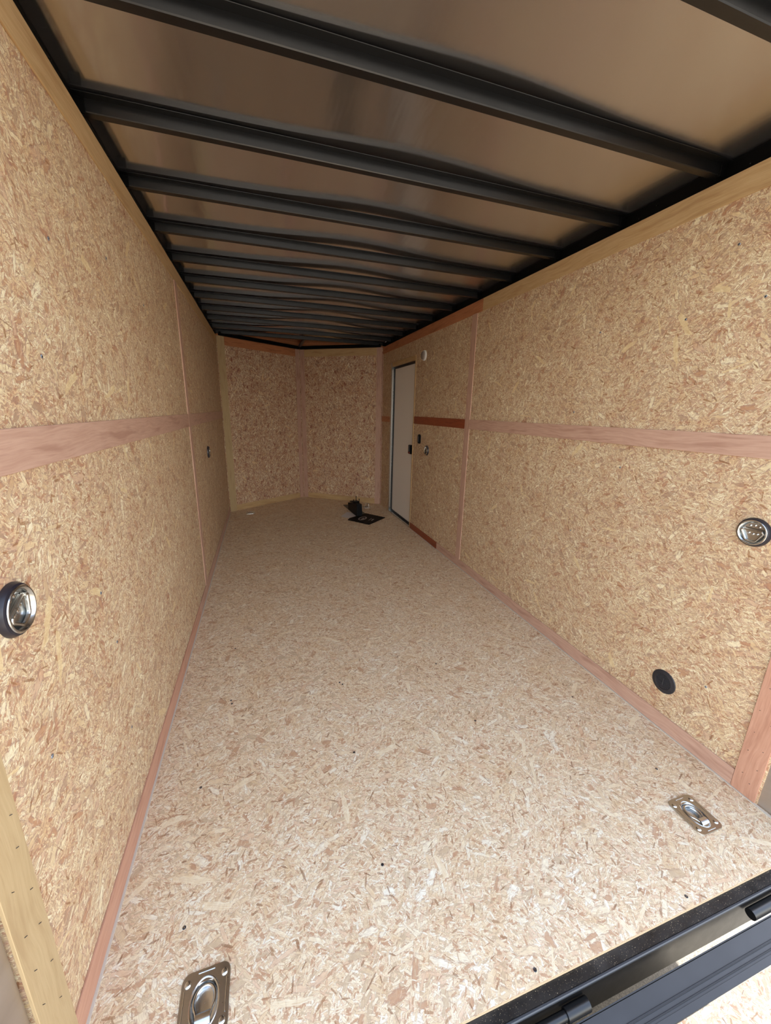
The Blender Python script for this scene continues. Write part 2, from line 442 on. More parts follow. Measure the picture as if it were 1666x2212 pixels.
# screws: countersunk heads with a cross recess
def screw_mesh(r=.0045):
    bm = bmesh.new()
    lathe(bm, [(0, .0004), (r*.22, .0005), (r*.8, .0012), (r, .0004), (r*.95, -.001)], 16)
    return bm
sm_ = bpy.data.meshes.new('screw'); b_ = screw_mesh(); b_.to_mesh(sm_); b_.free(); sm_.materials.append(M['dark_screw'])
cr_ = bpy.data.meshes.new('screw_recess'); b_ = bmesh.new()
add_box(b_, -.0028, .0028, -.0006, .0006, .0008, .0014); add_box(b_, -.0006, .0006, -.0028, .0028, .0008, .0014)
b_.to_mesh(cr_); b_.free(); cr_.materials.append(M['steel'])
sw_ = sm_.copy(); sw_.materials.clear(); sw_.materials.append(M['screw'])
def screw(parent, p, rot=(0, 0, 0)):
    o = bpy.data.objects.new('screw', sm_ if rot == (0, 0, 0) else sw_); COL.objects.link(o); o.parent = parent
    o.matrix_parent_inverse = Matrix.Translation(-parent.location)
    o.location = p; o.rotation_euler = rot
    c = bpy.data.objects.new('screw_recess', cr_); COL.objects.link(c); c.parent = o
    c.rotation_euler = (0, 0, random.random()*1.5)
for p in [(.179, .808), (.715, .797), (1.006, .475), (1.517, .474), (.722, 1.202), (1.823, .802), (.744, 1.617), (.755, 1.600),
          (.239, 1.635), (.244, 1.612), (.166, 1.213), (.235, 2.052), (1.27, 1.21), (1.80, 1.21), (1.27, 1.62)]:
    screw(fl, (p[0], p[1], 0))

# pale strips along both floor edges
for k, (x0, x1) in enumerate(((0.0005, .011), (W-.011, W-.0005))):
    o = box('trim_%d' % (k+1), x0, x1, Y0+.002, 5.10 if k == 0 else 3.98, .0002, .0022, M['white_strip'], along=1)
    struct(o, 'thin off-white strip along the %s edge of the floor' % ('left', 'right')[k], 'trim')

# ---------------------------------------------------------------- side walls
def wall(side):
    L = side == 'left'
    name = 'wall_' + side
    s = 1 if L else -1; X = 0.0 if L else W
    def xr(a, b):     # a..b measured inwards from the wall face
        v = sorted((X + s*a, X + s*b)); return v
    root = struct(empty(name, (X, 2.5, 0)), ('left' if L else 'right') + ' trailer wall lined with orange-tan strand board sheets', 'wall')
    def ch(o):
        o.parent = root; o.matrix_parent_inverse = Matrix.Translation(-root.location); return o
    a, b_ = xr(-.055, -T-.001)
    if L: backs = [(.60, D+.02, -.018, 2.07)]
    else: backs = [(.60, 3.988, -.018, 2.07), (4.812, D+.02, -.018, 2.07), (3.988, 4.812, 1.90, 2.07)]
    for y0, y1, z0, z1 in backs: ch(box('wall_frame', a, b_, y0, y1, z0, z1, M['skin_white']))
    a, b_ = xr(-T, 0)
    top = H - .003
    if L:
        pans = [(.595, 2.8245, .0, 1.2245), (.595, 2.8245, 1.2255, top), (2.8255, 4.06, .0, 1.2245), (2.8255, 4.06, 1.2255, top),
                (4.061, D, .0, 1.2245), (4.061, D, 1.2255, top)]
    else:
        pans = [(.595, 2.8245, .0, 1.2245), (.595, 2.8245, 1.2255, top), (2.8255, 3.985, .0, 1.2245), (2.8255, 3.985, 1.2255, top),
                (4.812, D, 0, 1.2245), (4.812, D, 1.2255, 1.8845), (3.986, D, 1.8855, top)]
    for y0, y1, z0, z1 in pans:
        ch(box('wall_panel', a, b_, y0, y1, z0, z1, M['osb_wall'], along=1))
    return root, xr, ch
wl, xl, chl = wall('left'); wr, xr_, chr_ = wall('right')
ry = (0, math.radians(90), 0); ryn = (0, math.radians(-90), 0)
for y, z in [(1.205, 1.678), (.80, .617), (1.192, .632), (1.145, .813), (1.604, 1.764), (2.011, 1.718), (1.19, .328), (1.07, 1.409)]:
    screw(wl, (0, y, z), ry)
for y, z in [(.828, .304), (1.201, 1.678), (1.707, 1.327), (1.068, 1.886), (1.372, 1.08), (.951, 1.698), (1.61, .70), (1.61, 1.70)]:
    screw(wr, (W, y, z), ryn)

tn = [2]
def trim(xr, y0, y1, z0, z1, mat_, label, along, th=.005, name=None, cat='trim', off=0.0):
    a, b_ = xr(off, off+th)
    if name is None: tn[0] += 1; name = 'trim_%d' % tn[0]
    return struct(box(name, a, b_, y0, y1, z0, z1, mat_, along=along, bev=.0008), label, cat)

# left wall trims
trim(xl, .672, BAT0-.001, BB, BT, M['pink_ply'], 'long pinkish wooden band at waist height on the left wall', 1)
trim(xl, BAT1+.001, D-.008, BB, BT, M['pink_ply'], 'short pinkish waist band behind the batten on the left wall', 1)
trim(xl, BAT0, BAT1, .075, 2.031, M['pink_ply'], 'narrow vertical batten on the left wall', 2, th=.0055)
trim(xl, .56, 2.60, 2.029, H-.0055, M['tan_ply'], 'tan wooden board along the top of the left wall, near part', 1)
trim(xl, 2.601, D-.008, 2.029, H-.0055, M['tan_ply'], 'tan wooden board along the top of the left wall, far part', 1)
o = trim(xl, .590, .671, .0025, 2.030, M['pale_ply'], 'upright pale tan board at the rear end of the left wall', 2, th=.006)
rear_l = o
# staples in the rear boards
stb = bpy.data.meshes.new('staple'); b_ = bmesh.new(); add_box(b_, -.0006, .0006, -.0035, .0035, 0, .0006); b_.to_mesh(stb); b_.free()
stb.materials.append(M['dark_screw'])
def staples(board, X, s, pts):
    for y, z in pts:
        o = bpy.data.objects.new('staple', stb); COL.objects.link(o); o.parent = board
        o.location = (X, y, z); o.rotation_euler = (random.uniform(-.5, .5)+1.2, math.radians(90*s), 0)
staples(rear_l, .0061, 1, [(.61+.04*(i % 2)+random.uniform(-.006, .006), .16+.045*i+random.uniform(-.015, .015)) for i in range(22)])

bl = struct(empty('baseboard_left', (0, 1.6, 0)), 'low wooden strip along the foot of the left wall', 'baseboard')
br = struct(empty('baseboard_right', (W, 2.3, 0)), 'low wooden strip along the foot of the right wall', 'baseboard')
def child_box(root, name, x0, x1, y0, y1, z0, z1, m_, along, label=None, bev=.0008):
    o = box(name, x0, x1, y0, y1, z0, z1, m_, along=along, bev=bev)
    o.parent = root; o.matrix_parent_inverse = Matrix.Translation(-root.location)
    if label: o['label'] = label
    return o
a, b_ = xl(0, .005)
child_box(bl, 'board', a, b_, .672, 2.47, .0026, .074, M['salmon_ply'], 1, 'salmon brown near length')
child_box(bl, 'board', a, b_, 2.471, D-.008, .0026, .074, M['pink_ply'], 1, 'greyish pink far length')
a, b_ = xr_(0, .005)
child_box(br, 'board', a, b_, .675, 3.255, .0026, .070, M['pink_ply'], 1, 'pinkish near length')
child_box(br, 'board', a, b_, 3.256, 3.985, .0026, .070, M['redwood'], 1, 'dark red-brown length beside the door')

# right wall trims
trim(xr_, .675, BAT0-.001, BB, BT-.005, M['pink_ply'], 'long pinkish wooden band at waist height on the right wall', 1)
trim(xr_, BAT1+.001, 3.984, BB, BT-.005, M['redwood'], 'dark red-brown wooden band between the batten and the door', 1)
trim(xr_, 4.822, 5.165, 1.172, 1.242, M['brown_ply'], 'short reddish band beyond the door on the right wall', 1)
trim(xr_, BAT0, BAT1, .071, 2.031, M['pink_ply'], 'narrow vertical pinkish batten on the right wall', 2, th=.0055)
trim(xr_, .56, 2.72, 2.029, H-.0055, M['tan_ply'], 'tan wooden board along the top of the right wall', 1)
trim(xr_, 2.721, D-.02, 2.029, H-.0055, M['brown_ply'], 'reddish brown board along the top of the right wall', 1)
rear_r = trim(xr_, .600, .674, .0025, 2.030, M['salmon_ply'], 'upright salmon wooden board at the rear end of the right wall', 2, th=.006)
staples(rear_r, W-.0061, -1, [(.62+.035*(i % 2)+random.uniform(-.006, .006), .05+.042*i+random.uniform(-.012, .012)) for i in range(20)])
trim(xr_, 5.168, D-.001, .0026, 2.03, M['pink_ply'], 'narrow upright strip at the right nose corner', 2, th=.006)

# rear jambs (metal corner posts either side of the rear opening)
for k, (xr, X, yb) in enumerate(((xl, 0, .5885), (xr_, W, .5985))):
    a, b_ = xr(-.055, -.004)
    struct(box('trim_%d' % (tn[0]+1), a, b_, .44, yb, -.018, 2.10, M['jamb'], bev=.002),
           'brushed greyish metal corner post at the rear opening, %s side' % ('left', 'right')[k], 'post'); tn[0] += 1
struct(box('trim_%d' % (tn[0]+1), -.055, W+.055, .44, .60, 2.125, 2.175, M['black_satin']), 'unseen black header added over the rear opening to block light', 'beam'); tn[0] += 1  # out of view, added to keep light out above the opening

# ---------------------------------------------------------------- nose walls
LV = math.hypot(W/2, TIP-D); aV = math.atan2(TIP-D, W/2)
def nose(side):
    L = side == 'left'
    org = (0, D, 0) if L else (W, D, 0)
    rz = aV if L else math.pi - aV
    sg = -1 if L else 1             # local y pointing into the room
    root = struct(empty('wall_front_' + side, org, (0, 0, rz)), 'front nose wall, %s half, darker strand board' % side, 'wall')
    def b(name, u0, u1, d0, d1, z0, z1, m_, along=None, top=None, bev=0):
        y0, y1 = sorted((sg*d0, sg*d1))
        o = box(name, u0, u1, y0, y1, z0, z1, m_, along=along, bev=bev)
        if top is None: o.parent = root
        else:
            o.location = org; o.rotation_euler = (0, 0, rz)
        return o
    b('wall_frame', -.02, LV+.03, -.05, -.013, -.018, 2.215, M['brown_ply'])
    b('wall_panel', 0, LV, -.012, 0, 0, H-.003, M['osb_nose'], along=0)
    def t(u0, u1, z0, z1, m_, label, along, th=.005, nm=None, cat='trim'):
        if nm is None: tn[0] += 1; nm = 'trim_%d' % tn[0]
        return struct(b(nm, u0, u1, .0003, th, z0, z1, m_, along=along, top=1, bev=.0008), label, cat)
    if L:
        t(.008, .10, .0026, H, M['pale_ply'], 'upright tan board at the left nose corner', 2, .006)
        t(.101, 1.168, 2.020, H-.002, M['brown_ply'], 'reddish top board on the left nose wall', 0)
        t(1.17, LV-.012, .0026, H, M['pink_ply'], 'pinkish upright board left of the nose tip', 2, .007)
        t(.101, 1.168, .0026, .078, M['tan_ply'], 'tan strip along the foot of the left nose wall', 0, nm='baseboard_front_left', cat='baseboard')
    else:
        t(.010, .086, .0026, H, M['pink_ply'], 'pinkish upright board at the right nose corner', 2, .006)
        t(.087, 1.165, 2.020, H-.002, M['tan_ply'], 'tan top board on the right nose wall', 0)
        t(1.167, LV-.012, .0026, H, M['pink_ply'], 'pinkish upright board right of the nose tip', 2, .007)
        t(.087, 1.165, .0026, .078, M['tan_ply'], 'tan strip along the foot of the right nose wall', 0, nm='baseboard_front_right', cat='baseboard')
    # black frame tube above the nose wall
    tn[0] += 1
    struct(b('trim_%d' % tn[0], .03, LV-.02, .0005, .030, H+.001, 2.158, M['black_satin'], top=1, bev=.003),
           'black steel tube above the %s nose wall' % side, 'beam')
nose('left'); nose('right')

# ---------------------------------------------------------------- roof
def gap(x, y):
    t_ = max(0.0, min(1.0, x/W)); e = math.sin(math.pi*t_)
    ph = (y-1.2)/.406
    amp = .0085 + .0045*max(0, min(3.2, y-1.2)) + .002*math.sin(1.3*y+.6)
    c = 1.08 + .08*math.sin(2.1*y)
    g_ = .002 + .004*e + amp*e*math.exp(-((x-c)/.42)**2)
    g_ += e*.0015*(1-math.cos(2*math.pi*ph))
    return g_
bm = bmesh.new(); NX, NY = 56, 150; rows = []
ys = [.40 + (5.93-.40)*j/NY for j in range(NY+1)]
for y in ys:
    if y <= D: xa, xb = -.057, W+.057
    else:
        k = (y-D)/(5.95-D); xa = -.057 + (W/2+.05)*k; xb = W+.057 - (W/2+.05)*k
    row = []
    for i in range(NX+1):
        x = xa + (xb-xa)*i/NX
        row.append((x, y, 2.1775 + gap(x, y)))
    rows.append(row)
lo = [[bm.verts.new(p) for p in r] for r in rows]
hi = [[bm.verts.new((p[0], p[1], 2.235)) for p in r] for r in rows]
for j in range(NY):
    for i in range(NX):
        bm.faces.new((lo[j][i], lo[j+1][i], lo[j+1][i+1], lo[j][i+1]))
for j in range(NY):
    bm.faces.new((lo[j][0], hi[j][0], hi[j+1][0], lo[j+1][0]))
    bm.faces.new((lo[j][NX], lo[j+1][NX], hi[j+1][NX], hi[j][NX]))
for i in range(NX):
    bm.faces.new((lo[0][i], lo[0][i+1], hi[0][i+1], hi[0][i]))
    bm.faces.new((lo[NY][i], hi[NY][i], hi[NY][i+1], lo[NY][i+1]))
bm.faces.new([hi[0][0], hi[0][NX]] + [hi[j][NX] for j in range(1, NY+1)] + [hi[j][0] for j in range(NY, 0, -1)])
struct(finish('ceiling', bm, M['roof'], smooth=True), 'smooth bare metal roof sheet, tan with reflections, above black bows', 'ceiling')

# unseen outer strips added to stop sky light leaking in at the roof edges
for k, (x0, x1) in enumerate(((-.0745, -.0575), (W+.0575, W+.0745))):
    struct(box('trim_%d' % (tn[0]+1), x0, x1, .44, D+.02, 2.0, 2.236, M['skin_white']), 'white strip added outside the roof edge against light leaks, %s side' % ('left', 'right')[k], 'trim'); tn[0] += 1
# unseen rails added under the floor to shade the gravel below the hinge gap
for k, (x0, x1) in enumerate(((-.0555, -.005), (W+.005, W+.0555))):
    struct(box('trim_%d' % (tn[0]+1), x0, x1, .605, 5.1, -.150, -.0195, M['black_satin']), 'black rail added under the %s wall to shade the ground' % ('left', 'right')[k], 'beam'); tn[0] += 1
# black top rails behind the wall tops
for k, xr in enumerate((xl, xr_)):
    a, b_ = xr(-.056, -.022)
    o = struct(box('trim_%d' % (tn[0]+1), a, b_, .601, D+.01, 2.0705, 2.1772, M['black_satin'], bev=.002),
               'black steel top rail behind the %s wall' % ('left', 'right')[k], 'beam'); tn[0] += 1
    # screw tips poking through the rail
    X = (-.0215 if k == 0 else W+.0215)
    for j in range(11):
        y = 1.02+.406*j
        if y > 5.1: break
        for dy, z in ((0, 2.150), (.075, 2.132)):
            bm = bmesh.new(); tube(bm, [(0, 0, 0), (.014*(1 if k == 0 else -1), 0, -.002)], .0016, 6)
            q = finish('screw_tip', bm, M['steel'], loc=(X, y+dy, z)); q.parent = o

# roof bows: slim steel boxes with a lower lip, slightly crowned
def bow(y, i):
    bm = bmesh.new(); NS = 24; x0, x1 = -.0215, W+.0215; y0, y1 = y-.029, y
    prof = [(y0, .0025), (y0+.002, 0), (y1-.002, 0), (y1, .0025), (y1, .0340), (y1+.020, .0345), (y1+.020, .0362), (y0-.024, .0362), (y0-.024, .0345), (y0, .0340)]
    rings = []
    for s_ in range(NS+1):
        x = x0 + (x1-x0)*s_/NS; cz = .0030*math.sin(math.pi*s_/NS)
        rings.append([bm.verts.new((x, py, 2.1385+pz+cz)) for py, pz in prof])
    for A, B in zip(rings, rings[1:]):
        for k in range(len(prof)):
            kk = (k+1) % len(prof); bm.faces.new((A[k], B[k], B[kk], A[kk]))
    bm.faces.new(rings[0]); bm.faces.new(rings[-1][::-1])
    bmesh.ops.recalc_face_normals(bm, faces=bm.faces[:])
    o = finish('roof_bow', bm, M['black_steel'], smooth=True)
    # gusset tabs where the bow meets the rails
    for sx in (0, 1):
        X0, X1 = (-.0215, .006) if sx == 0 else (W-.006, W+.0215)
        q = box('end_bracket', X0, X1, y-.036, y-.0295, 2.132, 2.170, M['black_satin'], bev=.001); q.parent = o
    return o
ordn = ['first', 'second', 'third', 'fourth', 'fifth', 'sixth', 'seventh', 'eighth', 'ninth', 'tenth', 'eleventh', 'twelfth']
for i in range(12):
    o = bow(min(.809+.406*i, 5.225), i)
    lab = ('black steel roof bow nearest the rear opening, cut by the top right corner' if i == 0 else
           'black steel roof bow, last one before the pointed nose' if i == 11 else
           'black steel roof bow, %s counted inwards from the rear opening' % ordn[i])
    tag(o, lab, 'roof bow', 'black roof bows under the ceiling')
bm = bmesh.new(); add_box(bm, 1.0, 1.035, 5.247, 5.86, 2.142, 2.170)
bmesh.ops.bevel(bm, geom=bm.edges[:], offset=.003, segments=1, affect='EDGES')
tag(finish('nose_bow', bm, M['black_steel']), 'short black bow running lengthwise to the nose tip', 'roof bow')

# ---------------------------------------------------------------- side door
dr = struct(empty('door_1', (W, 4.4, 0)), 'pale beige side door in a shiny aluminium frame', 'door')
def dch(o, lab=None, par=dr):
    o.parent = par
    o.matrix_parent_inverse = Matrix.Translation(-par.location) if par is dr else Matrix()
    if lab: o['label'] = lab
    return o
slab = dch(box('door_slab', W+.030, W+.052, 4.052, 4.752, .035, 1.812, M['door_skin'], bev=.004))
# frame: jambs, head, threshold
dch(box('door_frame', W-.008, W+.056, 4.768, 4.811, .0025, 1.883, M['alu'], bev=.002), 'shiny aluminium far jamb')
dch(box('door_frame', W-.004, W+.056, 3.9905, 4.012, .0025, 1.883, M['tan_ply'], bev=.002, along=2), 'beige near jamb')
dch(box('door_frame', W-.005, W+.056, 4.013, 4.767, 1.835, 1.883, M['tan_ply'], bev=.002, along=1), 'beige head')
dch(box('threshold', W-.012, W+.056, 4.013, 4.767, .0025, .018, M['alu'], bev=.002), 'aluminium threshold')
dch(box('gasket', W+.018, W+.029, 4.752, 4.767, .019, 1.834, M['black_rubber']))
dch(box('gasket', W+.018, W+.029, 4.014, 4.026, .019, 1.834, M['black_rubber']))
dch(box('gasket', W+.018, W+.029, 4.027, 4.751, 1.812, 1.834, M['black_rubber']))
dch(box('gasket', W+.018, W+.029, 4.027, 4.751, .019, .033, M['black_rubber']))
dch(box('door_skin', W+.0565, W+.060, 3.99, 4.81, -.018, 1.90, M['skin_white']))
lt = box('latch', W-.004, W+.0295, 4.06, 4.135, .845, .945, M['black_plastic'], bev=.005, seg=2); dch(lt, 'black latch box')
bm = bmesh.new(); add_box(bm, W-.010, W-.0042, 4.085, 4.115, .875, .935)
q = finish('paddle', bm, M['switch_face']); q.parent = lt
bm = bmesh.new(); add_box(bm, W-.0052, W-.0041, 4.075, 4.110, .850, .868)
q = finish('mark', bm, M['red_mark']); q.parent = lt; q['label'] = 'small red mark'

# light switch and dome light beside the door
sw = empty('wall_switch', (W, 3.80, 1.033), label='black rounded switch on the right wall, just above the small distant ring', cat='switch')
bm = bmesh.new(); add_box(bm, -.020, -.0003, -.028, .028, -.048, .048); bmesh.ops.bevel(bm, geom=bm.edges[:], offset=.008, segments=3, affect='EDGES')
finish('housing', bm, M['black_plastic'], sw, smooth=True)
bm = bmesh.new(); add_box(bm, -.026, -.0202, -.013, .013, -.028, .028); bmesh.ops.bevel(bm, geom=bm.edges[:], offset=.002, segments=1, affect='EDGES')
finish('rocker', bm, M['switch_face'], sw)
dl = empty('dome_light', (W, 3.77, 1.85), label='round white dome light high on the right wall beside the door', cat='light')
RX = Matrix.Rotation(math.radians(-90), 4, 'Y')
bm = bmesh.new(); lathe(bm, [(.050, .0003), (.050, .010), (.046, .016), (.040, .018), (.040, .014)], 36, RX); finish('base', bm, M['white_plastic'], dl, smooth=True)
bm = bmesh.new(); lathe(bm, [(.0395, .014), (.037, .026), (.028, .033), (.012, .036), (0, .0365)], 32, RX); finish('lens', bm, M['lens'], dl, smooth=True)

# ---------------------------------------------------------------- recessed wall rings
def arc(cx, cy, r, a0, a1, n_=6):
    return [(cx+r*math.cos(math.radians(a0+(a1-a0)*i/n_)), cy+r*math.sin(math.radians(a0+(a1-a0)*i/n_))) for i in range(n_+1)]
def wall_ring(side, y, z, label, spin=0.0):
    L = side == 'left'
    # local +z points into the room, local y up
    if L: rot = Matrix(((0, 0, 1), (1, 0, 0), (0, 1, 0))).to_euler()
    else: rot = Matrix(((0, 0, -1), (-1, 0, 0), (0, 1, 0))).to_euler()
    root = empty('tie_down_ring', (0 if L else W, y, z), rot, label, 'tie-down ring', 'round tie-down rings on the walls')
    bm = bmesh.new(); lathe(bm, [(.047, .0003), (.0500, .0004), (.0500, .003), (.0465, .0105), (.0420, .0125), (.0420, .010)], 48)
    finish('bezel', bm, M['bezel'], root, smooth=True)
    bm = bmesh.new()
    lathe(bm, [(.0420, .0128), (.0432, .0135), (.0420, .0152), (.0395, .0155), (.0365, .0130), (.0350, .0085), (.0325, .0050), (.026, .0035), (0, .0035)], 48)
    pan = finish('pan', bm, M['zinc'], root, smooth=True)
    sr = empty_part = None
    c, s_ = math.cos(spin), math.sin(spin)
    Rm = Matrix.Rotation(spin, 4, 'Z')
    # strap bar across the pan
    bm = bmesh.new(); add_box(bm, -.0300, .0300, .0035, .0125, .0037, .0115)
    bmesh.ops.bevel(bm, geom=bm.edges[:], offset=.0035, segments=3, affect='EDGES')
    bmesh.ops.transform(bm, matrix=Rm, verts=bm.verts[:]); finish('strap', bm, M['zinc_plate'], root, smooth=True)
    # D-shaped ring hanging below the strap
    pts = [(-.026, .008)] + arc(-.027, .002, .004, 150, 200, 3) + arc(-.006, -.018, .013, 215, 265, 5) + arc(.006, -.018, .013, 275, 325, 5) + arc(.027, .002, .004, -20, 30, 3) + [(.026, .008)]
    bm = bmesh.new(); tube(bm, [(x, y_, .0105 - .0015*(y_ < -.02)) for x, y_ in pts], .0036, 10)
    bmesh.ops.transform(bm, matrix=Rm, verts=bm.verts[:]); finish('ring', bm, M['zinc'], root, smooth=True)
    for px, py in ((-.013, .021), (0, .0235), (.013, .021), (-.012, -.004), (0, -.006), (.012, -.004)):
        bm = bmesh.new(); lathe(bm, [(.0042, .0033), (.0038, .0055), (.0022, .0067), (0, .0069)], 12, Rm @ Matrix.Translation((px, py, 0)))
        finish('rivet', bm, M['zinc'], root, smooth=True)
    return root
wall_ring('left', .792, .952, 'round chrome tie-down ring in a black bezel, near end of the left wall', math.radians(28))
wall_ring('right', .812, .938, 'round chrome tie-down ring in a black bezel, near end of the right wall', 0)
wall_ring('left', 3.59, .94, 'small distant tie-down ring on the far left wall past the batten', 0)
wall_ring('right', 3.61, .933, 'tie-down ring on the right wall below the black switch', 0)

# ---------------------------------------------------------------- floor rings
def floor_ring(x, y, label, lift=0.0, rz=0.0):
    root = empty('floor_ring', (x, y, .0005), (0, 0, rz), label, 'tie-down ring', 'rectangular tie-down rings on the floor')
    hw, hl, r = .0535, .060, .018
    # plate with an oval dished opening
    outer = arc(hw-r, hl-r, r, 0, 90, 8) + arc(-hw+r, hl-r, r, 90, 180, 8) + arc(-hw+r, -hl+r, r, 180, 270, 8) + arc(hw-r, -hl+r, r, 270, 360, 8)
    nO = len(outer)
    bm = bmesh.new()
    def ringpts(f, z): return [bm.verts.new((px, py, z)) for px, py in f]
    def oval(a, b2, cy):
        out = []
        for px, py in outer:
            t_ = math.atan2(py-cy, px); ca, sa = math.cos(t_), math.sin(t_)
            k = 1/((abs(ca)/a)**2.4 + (abs(sa)/b2)**2.4)**(1/2.4); out.append((ca*k, cy+sa*k))
        return out
    R = [ringpts(outer, 0), ringpts([(px*.985, py*.985) for px, py in outer], .0030),
         ringpts(oval(.0315, .0445, -.001), .0031)]
    for A, B in zip(R, R[1:]):
        for i in range(nO): bm.faces.new((A[i], A[(i+1) % nO], B[(i+1) % nO], B[i]))
    plate = finish('plate', bm, M['zinc_plate'], root, smooth=True)
    # dish liner, raised rim shows blue sky
    bm = bmesh.new(); R = []
    for a_, b2, zz in ((.0325, .0462, .0033), (.0310, .0440, .0044), (.0290, .0415, .0032), (.0262, .0365, -.0050), (.0235, .0325, -.0090), (.018, .026, -.0105), (.006, .010, -.0108)):
        R.append([bm.verts.new((a_*math.cos(2*math.pi*i/40), -.001+b2*math.sin(2*math.pi*i/40), zz)) for i in range(40)])
    for A, B in zip(R, R[1:]):
        for i in range(40): bm.faces.new((A[i], A[(i+1) % 40], B[(i+1) % 40], B[i]))
    bm.faces.new(R[-1]); finish('dish', bm, M['zinc'], root, smooth=True)
    # ring hinged under the strap
    ring = [(.0225*math.cos(math.radians(t_)), .004+.0265*math.sin(math.radians(t_))) for t_ in range(-40, 221, 13)]
    ring = [(.014, -.026)] + ring + [(-.014, -.026)]
    cl = lift
    P = []
    for px, py in ring:
        d_ = py + .026; P.append((px, -.026 + d_*math.cos(cl), .0045 + d_*math.sin(cl) - .10*d_*(cl == 0)))
    bm = bmesh.new(); tube(bm, P, .0036, 10, closed=True); finish('ring', bm, M['zinc'], root, smooth=True)
    bm = bmesh.new()
    for s_ in range(13):
        pass
    prof = [(-.038, .003), (-.036, .0075), (-.031, .0108), (-.026, .0118), (-.021, .0108), (-.017, .0078), (-.015, .0045)]
    A = [bm.verts.new((-.0155, py, pz)) for py, pz in prof]; B = [bm.verts.new((.0155, py, pz)) for py, pz in prof]
    for i in range(len(prof)-1): bm.faces.new((A[i], B[i], B[i+1], A[i+1]))
    bm.faces.new(A); bm.faces.new(B[::-1]); finish('strap', bm, M['zinc'], root, smooth=True)
    for sx in (-1, 1):
        for sy in (-1, 1):
            bm = bmesh.new(); lathe(bm, [(.0078, .003), (.0074, .0044), (.0052, .0062), (.0020, .0068), (0, .0062)], 20, Matrix.Translation((sx*.040, sy*.040, 0)))
            finish('bolt', bm, M['zinc'], root, smooth=True)
    # pressed ribs
    def rib(x0, y0, x1, y1):
        bm = bmesh.new(); tube(bm, [(x0, y0, .0031), (x1, y1, .0031)], .0013, 8); finish('rib', bm, M['zinc'], root, smooth=True)
    rib(-.018, .053, .018, .053); rib(-.018, -.0535, .018, -.0535)
    rib(-.0455, -.028, -.0455, .030); rib(.0455, -.028, .0455, .030)
    return root
floor_ring(.246, .650, 'zinc tie-down ring plate on the floor near the left wall at the rear edge')
floor_ring(1.782, .634, 'zinc tie-down ring plate on the floor near the right wall at the rear edge')
floor_ring(.250, 5.085, 'small zinc tie-down ring in the far left corner of the floor')
floor_ring(1.795, 5.06, 'zinc tie-down ring standing up in the far right corner of the floor', math.radians(80))

# ---------------------------------------------------------------- round vent
vt = empty('round_vent', (W, .977, .214), Matrix(((0, 0, -1), (-1, 0, 0), (0, 1, 0))).to_euler(),
           'round black louvred vent low on the right wall', 'vent')
bm = bmesh.new(); lathe(bm, [(.0505, .0003), (.0505, .0015), (.0485, .0035), (.0345, .0050), (.0335, .0055), (.0325, .0050), (.0320, .0008)], 48)
finish('flange', bm, M['vent_plastic'], vt, smooth=True)
bm = bmesh.new(); lathe(bm, [(.0318, .0005), (0, .0005)], 40); finish('backing', bm, M['seal'], vt)
for i in range(11):
    yy = -.0275 + .0055*i; hw = math.sqrt(.0318**2 - yy**2) - .0004
    bm = bmesh.new(); add_box(bm, -hw, hw, -.0013, .0013, -.0014, .0014, Matrix.Translation((0, yy, .0030)) @ Matrix.Rotation(math.radians(12), 4, 'X'))
    finish('slat', bm, M['vent_slat'], vt)
bm = bmesh.new(); add_box(bm, -.0015, .0015, -.0175, .0175, .0052, .0064); finish('centre_bar', bm, M['vent_slat'], vt)
for a_ in (95, 215, 335):
    bm = bmesh.new(); lathe(bm, [(.0024, .0042), (.0018, .0055), (0, .0057)], 10, Matrix.Translation((.0425*math.cos(math.radians(a_)), .0425*math.sin(math.radians(a_)), 0)))
    finish('screw', bm, M['dark_screw'], vt, smooth=True)

# ---------------------------------------------------------------- things lying on the floor by the door
pf = empty('paper_sheet', (1.45, 4.70, 0), label='white printed paper sheet under the black box', cat='paper')
bm = bmesh.new()
vs = [bm.verts.new((x-1.45, y-4.70, .0006)) for x, y in ((1.345, 4.655), (1.47, 4.86), (1.62, 4.62), (1.50, 4.44))]
f = bm.faces.new(vs); r = bmesh.ops.extrude_face_region(bm, geom=[f]); bmesh.ops.translate(bm, vec=(0, 0, .0006), verts=[g_ for g_ in r['geom'] if isinstance(g_, bmesh.types.BMVert)])
bmesh.ops.recalc_face_normals(bm, faces=bm.faces[:]); finish('sheet', bm, M['paper'], pf)

def prism(name, pts_lo, pts_hi, m_, parent, bev=0):
    bm = bmesh.new(); A = [bm.verts.new(p) for p in pts_lo]; B = [bm.verts.new(p) for p in pts_hi]; k = len(A)
    bm.faces.new(A[::-1]); bm.faces.new(B)
    for i in range(k): bm.faces.new((A[i], A[(i+1) % k], B[(i+1) % k], B[i]))
    bmesh.ops.recalc_face_normals(bm, faces=bm.faces[:])
    if bev: bmesh.ops.bevel(bm, geom=bm.edges[:], offset=bev, segments=2, affect='EDGES')
    return finish(name, bm, m_, parent)
def sh(pts, z, o=(0, 0)): return [(x-o[0], y-o[1], z) for x, y in pts]
q = [(1.493, 5.25), (1.541, 4.575), (1.690, 4.70), (1.620, 5.26)]
fm = prism('plastic_film', sh(q, .0014, (1.58, 4.9)), sh(q, .0028, (1.58, 4.9)), M['brown_film'], None)
fm.location = (1.58, 4.9, 0); tag(fm, 'dark brown glossy sheet lying flat beneath the black box', 'sheet')
bx = empty('tool_tote', (1.58, 4.8, .003), label='small black tote box with rods sticking up, on the dark sheet', cat='box')
o0 = (1.58, 4.8)
fp = [(1.515, 4.99), (1.547, 4.60), (1.615, 4.60), (1.650, 4.99)]
